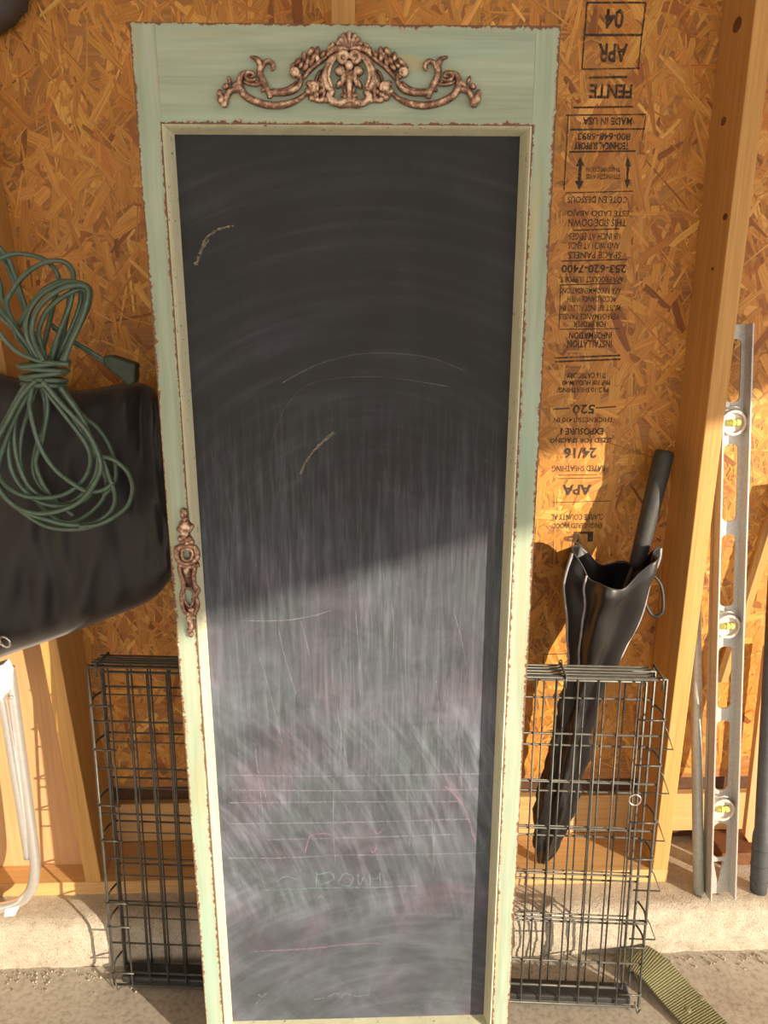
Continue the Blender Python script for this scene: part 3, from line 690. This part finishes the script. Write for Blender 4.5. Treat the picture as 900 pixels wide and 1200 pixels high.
G = thing('grey_bundle', 'dark grey cloth bundle high on the wall beside bare strand board', 'cloth', at(-10, -10, 1.6))
def bundle():
    mb = MB(); P = [(-80, -90), (30, -60), (23, -4), (14, 12), (0, 26), (-40, 44), (-90, 30)]
    c = (-30, -20); rings = []; vs = []; n = 56; loop = spline([(x, y, 0) for x, y in P], 8, True); n = len(loop)
    for t, Y in ((1.0, 1.66), (1.0, 1.60), (0.85, 1.56), (0.55, 1.545), (0.2, 1.54)):
        for k, q in enumerate(loop): 
            x = c[0] + (q.x - c[0]) * t; y = c[1] + (q.y - c[1]) * t
            vs.append(at(x, y, 1.62) + Vector((0, Y - 1.62 + 0.008 * mnoise.noise(Vector((k * .3, t * 4, 0))), 0)))
    fs = [(r * n + k, r * n + (k + 1) % n, (r + 1) * n + (k + 1) % n, (r + 1) * n + k) for r in range(4) for k in range(n)]
    fs.append(tuple(range(n))); fs.append(tuple(4 * n + k for k in range(n)))
    return mb.add(vs, fs)
bundle().build('cloth_folds', M['grey_cloth'], G, smooth=True)

# ------------------------------------------------------------ green extension cord
E_ = thing('extension_cord', 'coiled dark green extension cord hanging in front of the black bag', 'cord', at(60, 615, 1.37))
cm = MB(); CR = 0.0043
ca = lambda q: [(x / 5.294, 270 + y / 5.294) for x, y in q]
cb = lambda q: [(x / 4.286, 420 + y / 4.286) for x, y in q]
def strand(pp, y0, y1=None, wob=0.006, r=CR):
    y1 = y0 if y1 is None else y1; n = len(pp); ph = random.uniform(0, 6)
    cm.tube(spline([at(x, y, y0 + (y1 - y0) * i / (n - 1) + wob * math.sin(ph + i * 1.1)) for i, (x, y) in enumerate(pp)], 9), r, 8)
up = [([(-30, 200), (0, 175), (90, 145), (200, 155), (290, 190), (345, 250), (362, 310), (340, 420), (290, 640), (250, 800)], 1.385),
      ([(270, 810), (130, 640), (60, 520), (42, 450), (60, 400), (130, 300), (230, 220), (330, 188), (405, 200), (450, 250), (455, 310), (440, 420), (370, 640), (320, 810)], 1.365),
      ([(250, 810), (180, 690), (160, 590), (190, 490), (260, 400), (350, 345), (440, 318), (520, 335), (560, 372), (548, 470), (490, 600), (430, 720), (380, 810)], 1.345),
      ([(270, 810), (210, 690), (200, 590), (235, 490), (310, 410), (400, 355), (490, 340), (545, 360), (545, 430), (505, 560), (440, 700), (400, 810)], 1.335),
      ([(290, 810), (245, 680), (245, 600), (285, 510), (350, 440), (440, 385), (500, 365), (535, 390), (520, 480), (470, 610), (390, 800)], 1.355),
      ([(220, 810), (150, 720), (100, 650), (112, 600), (170, 500), (250, 390), (340, 330), (430, 315), (490, 350), (500, 440), (460, 570), (400, 700), (350, 810)], 1.37),
      ([(-20, 90), (0, 110), (60, 190), (110, 330), (160, 480), (200, 620), (250, 810)], 1.40), ([(-20, 115), (20, 170), (70, 280), (130, 430), (190, 600), (240, 810)], 1.41), ([(-25, 260), (0, 330), (20, 440), (80, 560), (160, 690), (220, 810)], 1.39),
      ([(-30, 440), (0, 490), (60, 560), (110, 630), (180, 720), (230, 810)], 1.36), ([(-40, 500), (10, 540), (90, 620), (150, 700), (200, 810)], 1.38), ([(450, 390), (430, 480), (380, 610), (310, 790)], 1.36), ([(430, 400), (420, 500), (395, 640), (350, 800)], 1.375)]
for q, y in up: strand(ca(q), y)
strand(ca([(-30, 600), (0, 640), (40, 690), (120, 760), (230, 805), (330, 822), (430, 830)]), 1.335, 1.34, 0.002)
for k in range(5):   # wraps around the bundle
    yc = 828 + 32 * k; R = 158 - 6 * k; tl = (-14, 10, -18, 6, 4)[k]
    pts = []
    for i in range(22):
        a = 2 * math.pi * i / 22; x, y = ca([(272 + R * math.cos(a), yc + tl * math.cos(a) + 6 * math.sin(a))])[0]
        pts.append(at(x, y, 1.368 - 0.030 * math.sin(a)))
    cm.tube(spline(pts, 4, True), CR, 8, closed=True)
lo = [([(150, 110), (110, 160), (50, 270), (0, 380), (-30, 480), (-20, 560), (30, 640), (120, 690), (230, 700), (330, 680), (420, 610), (455, 520), (432, 430), (330, 290), (220, 150), (200, 110)], 1.352),
      ([(160, 110), (130, 160), (75, 320), (80, 480), (130, 620), (200, 690), (290, 730), (370, 715), (450, 640), (490, 540), (470, 440), (350, 270), (250, 140), (230, 110)], 1.365),
      ([(170, 110), (155, 180), (150, 260), (200, 440), (280, 560), (380, 638), (440, 668), (520, 660), (570, 620)], 1.345),
      ([(180, 110), (100, 200), (30, 330), (-50, 470), (-60, 560), (-10, 650), (60, 730), (160, 775), (280, 770), (400, 720), (480, 620), (505, 520), (440, 370), (320, 240), (210, 110)], 1.335),
      ([(190, 110), (90, 270), (20, 440), (-20, 600), (20, 690), (100, 760), (220, 805), (350, 835), (470, 825), (555, 770), (578, 690), (545, 590), (505, 480), (400, 290), (300, 150), (270, 110)], 1.350),
      ([(200, 110), (130, 300), (100, 450), (110, 560), (160, 680), (240, 770), (330, 820), (430, 790), (520, 700), (530, 600), (470, 470), (370, 300), (250, 110)], 1.375),
      ([(140, 110), (60, 250), (-10, 400), (-30, 560), (30, 690), (140, 790), (250, 848), (380, 858), (470, 840), (540, 800)], 1.36),
      ([(300, 140), (400, 280), (460, 400), (490, 480), (570, 508), (640, 570), (666, 650), (640, 740), (560, 805), (480, 838), (400, 845)], 1.342),
      ([(320, 150), (410, 280), (490, 350), (550, 440), (580, 540), (572, 630), (520, 690)], 1.372),
      ([(190, 110), (225, 220), (225, 340), (180, 450), (165, 560), (200, 640), (260, 690)], 1.38), ([(210, 110), (240, 230), (215, 400), (180, 520), (220, 640), (300, 730), (370, 790)], 1.372),
      ([(175, 110), (60, 300), (45, 500), (95, 630), (200, 722), (330, 742), (440, 700), (470, 620)], 1.358)]
for q, y in lo: strand(cb(q), y, None, 0.004)
strand([(60, 380), (75, 392), (88, 401), (105, 411), (124, 423)], 1.40, 1.415, 0, 0.0036); strand([(62, 384), (78, 396), (90, 404), (106, 414), (124, 426)], 1.405, 1.42, 0, 0.0036)
cm.build('cable', M['cord'], E_, smooth=True)
q = [at(x, y, 1.405) for x, y in ((120, 417), (130, 417), (159, 427), (158, 449), (150, 452), (121, 428))]
bevel(MB().prism(q, (0, 0.030, 0)).build('plug', M['plug'], E_), 0.004, 3)
for (x, y) in ((152, 436), (146, 430)):
    c = at(x, y, 1.404); MB().prism([c + Vector((dx, 0, dz)) for dx, dz in ((-.004, -.001), (.004, -.001), (.004, .001), (-.004, .001))], (0, -.0008, 0)).build('outlet_slot', M['pan'], E_)

# ------------------------------------------------------------ chrome tube chair frame at the left
CHR = thing('folding_chair', 'chrome tube leg of a folding chair standing on the concrete stem wall', 'chair', at(20, 1072, 1.475))
z0 = at(20, 1062, 1.475).z
mb = MB().tube(spline([at(11, 782, 1.492), at(20, 850, 1.49), at(31, 930, 1.485), at(39, 990, 1.48), at(41, 1022, 1.478), at(34, 1046, 1.476), at(15, 1060, 1.475), at(-30, 1066, 1.475), at(-130, 1068, 1.475)], 8), 0.0118, 14)
mb.build('leg_tube', M['chrome'], CHR, smooth=True)
mb = MB().tube(spline([at(-4, 795, 1.47), at(4, 830, 1.472), at(14, 890, 1.475), at(24, 950, 1.477), at(33, 1005, 1.482)], 8), 0.0092, 14); mb.build('brace_tube', M['chrome'], CHR, smooth=True)
q = [at(x, y, 1.455) for x, y in ((-30, 790), (4, 779), (9, 790), (8, 812), (0, 822), (-30, 826))]
bevel(MB().prism(q, (0, 0.03, 0)).build('hinge_plate', M['white'], CHR), 0.003)
MB().tube([at(13, 817, 1.45), at(13, 817, 1.50)], 0.004, 10).build('hinge_bolt', M['chrome'], CHR, smooth=True)
q = [at(x, y, 1.462) for x, y in ((5, 1066), (22, 1062), (17, 1074), (4, 1075))]
bevel(MB().prism(q, (0, 0.022, 0)).build('foot_cap', M['white'], CHR), 0.002)

# ------------------------------------------------------------ folded umbrella
U = thing('umbrella', 'folded black umbrella standing handle up beside the pine stud', 'umbrella', (0.455, 1.575, PT_))
def canopy():
    keys = [(0.158, .440, 1.575, .012), (0.20, .446, 1.575, .030), (0.30, .458, 1.572, .044), (0.40, .470, 1.568, .045), (0.50, .484, 1.565, .044), (0.60, .496, 1.562, .043), (0.66, .506, 1.560, .044), (0.72, .519, 1.558, .056), (0.80, .530, 1.556, .074), (0.88, .538, 1.555, .088), (0.93, .543, 1.555, .094), (0.955, .545, 1.556, .092)]
    nz, na, NP = 70, 96, 6; vs = []; fs = []; rings = []
    for i in range(nz + 1):
        f = i / nz * (len(keys) - 1); k = min(int(f), len(keys) - 2); t = f - k
        a, b = keys[k], keys[k + 1]; z, cx, cy, r = [a[q] + (b[q] - a[q]) * t for q in range(4)]
        for j in range(na):
            an = 2 * math.pi * j / na
            amp = 0.30 if z < 0.68 else 0.30 - 0.10 * (z - .68) / .27
            tw = 1.0 * (z - .3) if z < .68 else .38
            pl = 1 - amp * (0.5 + 0.5 * math.cos(NP * (an + tw)))
            low = max(0.0, min(1.0, (0.72 - z) / 0.1))
            wr = 1 + (0.16 + 0.12 * low) * mnoise.noise(Vector((math.cos(an) * 2.2, math.sin(an) * 2.2, z * (14 + 6 * low)))) + 0.14 * low * mnoise.noise(Vector((math.cos(an) * 4, math.sin(an) * 4, z * 38)))
            R = r * pl * wr * 1.08
            zz = z + (0.035 * math.sin(2 * an + 2.2) + 0.008 * math.sin(NP * an + 1)) * max(0, (z - 0.8) / 0.155)
            vs.append((cx + R * math.cos(an), cy + R * 0.82 * math.sin(an), zz))
    for i in range(nz):
        for j in range(na):
            l = (j + 1) % na; fs.append((i * na + j, i * na + l, (i + 1) * na + l, (i + 1) * na + j))
    return vs, fs, nz, na
vs, fs, nz, na = canopy()
co = MB().add(vs, fs).build('canopy', M['umbrella'], U, smooth=True)
sm = co.modifiers.new('thick', 'SOLIDIFY'); sm.thickness = 0.0012; sm.offset = -1
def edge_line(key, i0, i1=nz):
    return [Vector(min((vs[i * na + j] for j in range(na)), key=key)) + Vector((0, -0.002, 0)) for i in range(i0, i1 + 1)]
for key, i0 in ((lambda p: p[0] + 0.30 * p[1], 40), (lambda p: -p[0] + 0.42 * p[1], 40)):  # thin tubes along the canopy outline, coloured as sun highlights
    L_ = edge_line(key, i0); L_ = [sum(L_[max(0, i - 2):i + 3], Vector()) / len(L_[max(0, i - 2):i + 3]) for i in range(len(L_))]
    MB().tube(L_, [0.002 + 0.0018 * i / len(L_) for i in range(len(L_))], 6).build('edge_glint', M['glint'], U, smooth=True)
MB().tube([Vector(vs[i * na + 57]) + Vector((-.001, -.002, 0)) for i in range(44, nz + 1)], 0.0026, 6).build('edge_glint', M['glint'], U, smooth=True)
MB().tube([Vector(vs[nz * na + j]) for j in range(na)], 0.0016, 6, closed=True).build('hem', M['handle'], U, smooth=True)
ax0, ax1 = Vector((0.470, 1.573, 0.24)), Vector((0.607, 1.585, 0.955))
MB().tube([ax0, Vector((.53, 1.565, .72)), ax1], 0.006, 8).build('shaft', M['handle'], U, smooth=True)
h0, h1 = Vector((0.607, 1.585, 0.93)), Vector((0.662, 1.628, 1.185))
mb = MB().tube([h0.lerp(h1, t) for t in (0, .05, .3, .7, .93, .98, 1)], [.015, .0175, .019, .021, .022, .0205, .017], 14); mb.build('handle', M['handle'], U, smooth=True)
MB().tube(spline([h0 + Vector((.015, -.01, 0)), Vector((.655, 1.56, .90)), Vector((.662, 1.55, .84)), Vector((.64, 1.56, .83)), h0 + Vector((.0, -.02, -.03))], 8), .0035, 6).build('wrist_loop', M['handle'], U, smooth=True)
MB().tube([(0.438, 1.575, PT_), (0.444, 1.575, 0.21)], [.004, .007], 10).build('ferrule', M['handle'], U, smooth=True)

# ------------------------------------------------------------ spirit level
lb, lt = Vector((0.851, 1.492, 0.124)), Vector((0.786, 1.640, 1.452))
zax = (lt - lb).normalized(); xax = (Vector((1, 0.0, 0)) - zax * zax.x).normalized(); yax = zax.cross(xax)
LM = Matrix((xax, yax, zax)).transposed().to_4x4(); LM.translation = lb
LV = thing('spirit_level', 'long aluminium spirit level with round vials leaning beside the stud', 'level', matrix=LM)
LL, LW = (lt - lb).length, 0.062
def web_plate():
    cu = bpy.data.curves.new('web', 'CURVE'); cu.dimensions = '2D'; cu.fill_mode = 'BOTH'; cu.extrude = 0.002
    def poly(P):
        s = cu.splines.new('POLY'); s.points.add(len(P) - 1)
        for p, q in zip(s.points, P): p.co = (q[0], q[1], 0, 1)
        s.use_cyclic_u = True
    poly([(-LW / 2, 0), (LW / 2, 0), (LW / 2, LL), (-LW / 2, LL)])
    def slot(a, b, x0=-0.014, x1=0.018, r=0.012):
        P = []
        for cx, cy, s in ((x1 - r, a + r, -90), (x1 - r, b - r, 0), (x0 + r, b - r, 90), (x0 + r, a + r, 180)):
            for k in range(7): t = math.radians(s + 15 * k); P.append((cx + r * math.cos(t), cy + r * math.sin(t)))
        poly(P)
    vz = (0.228, 0.677, 1.132)
    poly([(-0.002, 0.028), (0.012, 0.085), (-0.013, 0.085)])
    slot(0.095, 0.185); slot(0.27, 0.445); slot(0.475, 0.625); slot(0.72, 0.885); slot(0.915, 1.085); slot(1.175, LL - 0.03)
    for z in vz: poly([(0.024 * math.cos(2 * math.pi * k / 28), z + 0.024 * math.sin(2 * math.pi * k / 28)) for k in range(28)])
    o = bpy.data.objects.new('tmp', cu); COL.objects.link(o)
    me = bpy.data.meshes.new_from_object(o.evaluated_get(bpy.context.evaluated_depsgraph_get())); bpy.data.objects.remove(o)
    for v in me.vertices: v.co = (v.co.x, 0.006 + v.co.z, v.co.y)
    me.materials.clear(); me.materials.append(M['alu']); o = bpy.data.objects.new('web', me); COL.objects.link(o); o.parent = LV; return vz
vz = web_plate()
for s in (-1, 1):
    a, b = sorted((s * (LW / 2 - 0.004), s * LW / 2)); bevel(MB().box((a, -0.024, 0), (b, 0.022, LL)).build('flange', M['alu'], LV), 0.001)
for z in vz:
    r_ = MB().tube([(0, -0.012, z), (0, 0.012, z)], 0.027, 30, cap=False).tube([(0, -0.012, z), (0, 0.012, z)], 0.022, 30, cap=False)
    for y in (-0.012, 0.012):
        k = [(0.027 * math.cos(2 * math.pi * i / 30), y, z + 0.027 * math.sin(2 * math.pi * i / 30)) for i in range(30)]; l = [(0.022 * math.cos(2 * math.pi * i / 30), y, z + 0.022 * math.sin(2 * math.pi * i / 30)) for i in range(30)]
        r_.add(k + l, [(i, (i + 1) % 30, 30 + (i + 1) % 30, 30 + i) for i in range(30)])
    ro = r_.build('vial_ring', M['ring'], LV)
    MB().tube([(0, -0.004, z), (0, 0.006, z)], 0.0222, 30).build('backing', M['ring'], ro); MB().tube([(-0.014, -0.006, z), (0.014, -0.006, z)], 0.0075, 12).build('vial', M['fluid'], ro, smooth=True)
    for x in (-0.005, 0.005): MB().ring((x, -0.006, z), (1, 0, 0), 0.0077, 0.0005, 14, 5).build('index_line', M['pan'], ro)
    MB().tube([(-0.02, -0.008, z + 0.03), (0.0, -0.010, z + 0.035), (0.012, -0.008, z + 0.031)], 0.0022, 6).build('clip', M['alu'], ro, smooth=True)

# ------------------------------------------------------------ pipes and boards on the right
p0, p1 = Vector((0.806, 1.502, 0.121)), Vector((0.772, 1.655, 0.90))
GP = thing('steel_pipe', 'galvanised steel pipe leaning between the stud and the spirit level', 'pipe', p0)
MB().tube([p0.lerp(p1, t / 6) for t in range(7)], 0.0125, 20).build('pipe_wall', M['galv'], GP, smooth=True); d = (p1 - p0).normalized()
MB().tube([p1 - d * .02, p1 + d * .002], 0.0142, 20).build('coupling', M['galv'], GP, smooth=True)
p0, p1 = Vector((0.953, 1.502, 0.121)), Vector((0.945, 1.655, 1.10))
BP = thing('black_pipe', 'thick dark grey plastic pipe standing right of the spirit level', 'pipe', p0); d = (p1 - p0).normalized()
MB().tube([p0, p0 + d * .02, p0 + d * .14, p0 + d * .16, p1], [.019, .020, .020, .0165, .0165], 20).build('pipe_wall', M['black_pipe'], BP, smooth=True)
for z in (.03, .07, .11): MB().ring(p0 + d * z, d, 0.0202, 0.0012, 22, 6).build('ridge', M['black_pipe'], BP, smooth=True)
a = [at(x, y, 1.63) for x, y in ((873, 980), (884, 998), (912, 760), (898, 760))]
PB_ = bevel(MB().prism(a, (0, 0.018, 0)).build('offcut_board', M['board']), .001); tag(PB_, 'pale narrow board leaning behind the dark plastic pipe', 'board')
a = [at(x, y, 1.665) for x, y in ((905, 590), (905, 640), (852, 800), (838, 800))]
DB_ = bevel(MB().prism(a, (0, 0.012, 0)).build('brace_board', M['stud']), .001); tag(DB_, 'slanted pine brace board behind the spirit level', 'board')

# ------------------------------------------------------------ olive webbing strap on the floor
ST = thing('webbing_strap', 'wide ribbed olive green webbing strap lying on the concrete floor', 'strap', (0.69, 1.33, 0))
def ribbon():
    P = spline([(0.608, 1.436, .016), (0.628, 1.412, .030), (0.660, 1.378, .028), (0.694, 1.322, .012), (0.732, 1.246, .006), (0.780, 1.140, .005), (0.850, 1.0, .005), (0.93, .87, .005)], 60)
    L = [0]; 
    for a, b in zip(P, P[1:]): L.append(L[-1] + (b - a).length)
    n = int(L[-1] / 0.0013); vs = []; fs = []; k = 0
    for i in range(n + 1):
        s = L[-1] * i / n
        while k < len(L) - 2 and L[k + 1] < s: k += 1
        t = (s - L[k]) / max(1e-9, L[k + 1] - L[k]); p = P[k].lerp(P[k + 1], t); d = (P[k + 1] - P[k]).normalized()
        sd_ = Vector((d.y, -d.x, 0)).normalized(); hw = 0.046
        h = 0.0011 * (0.5 + 0.5 * math.cos(2 * math.pi * (i % 4) / 4))
        for j, w in enumerate((-1, -.96, 0, .96, 1)):
            e = 0 if abs(w) == 1 else 0.0018 + h
            q = p + sd_ * (-hw * w); vs.append((q.x, min(q.y, 1.436), q.z + e))
        for w in (1, -1): q = p + sd_ * (-hw * w); vs.append((q.x, min(q.y, 1.436), q.z - .0015))
    for i in range(n):
        for j in range(7):
            l = (j + 1) % 7; fs.append((i * 7 + j, i * 7 + l, (i + 1) * 7 + l, (i + 1) * 7 + j))
    fs.append(tuple(range(7))); fs.append(tuple(n * 7 + j for j in range(7)))
    return MB().add(vs, fs)
ribbon().build('webbing', M['web'], ST)
for (x, y) in ((821, 1169), (806, 1183)):
    c = onz(x, y, 0.0105); MB().tube([c + Vector((0, 0, -.003)), c + Vector((0, 0, .0004)), c + Vector((0, 0, .0012))], [.0075, .0075, .006], 18).build('rivet', M['rivet'], ST, smooth=True)

for o in bpy.data.objects:
    if 'local' in o: del o['local']
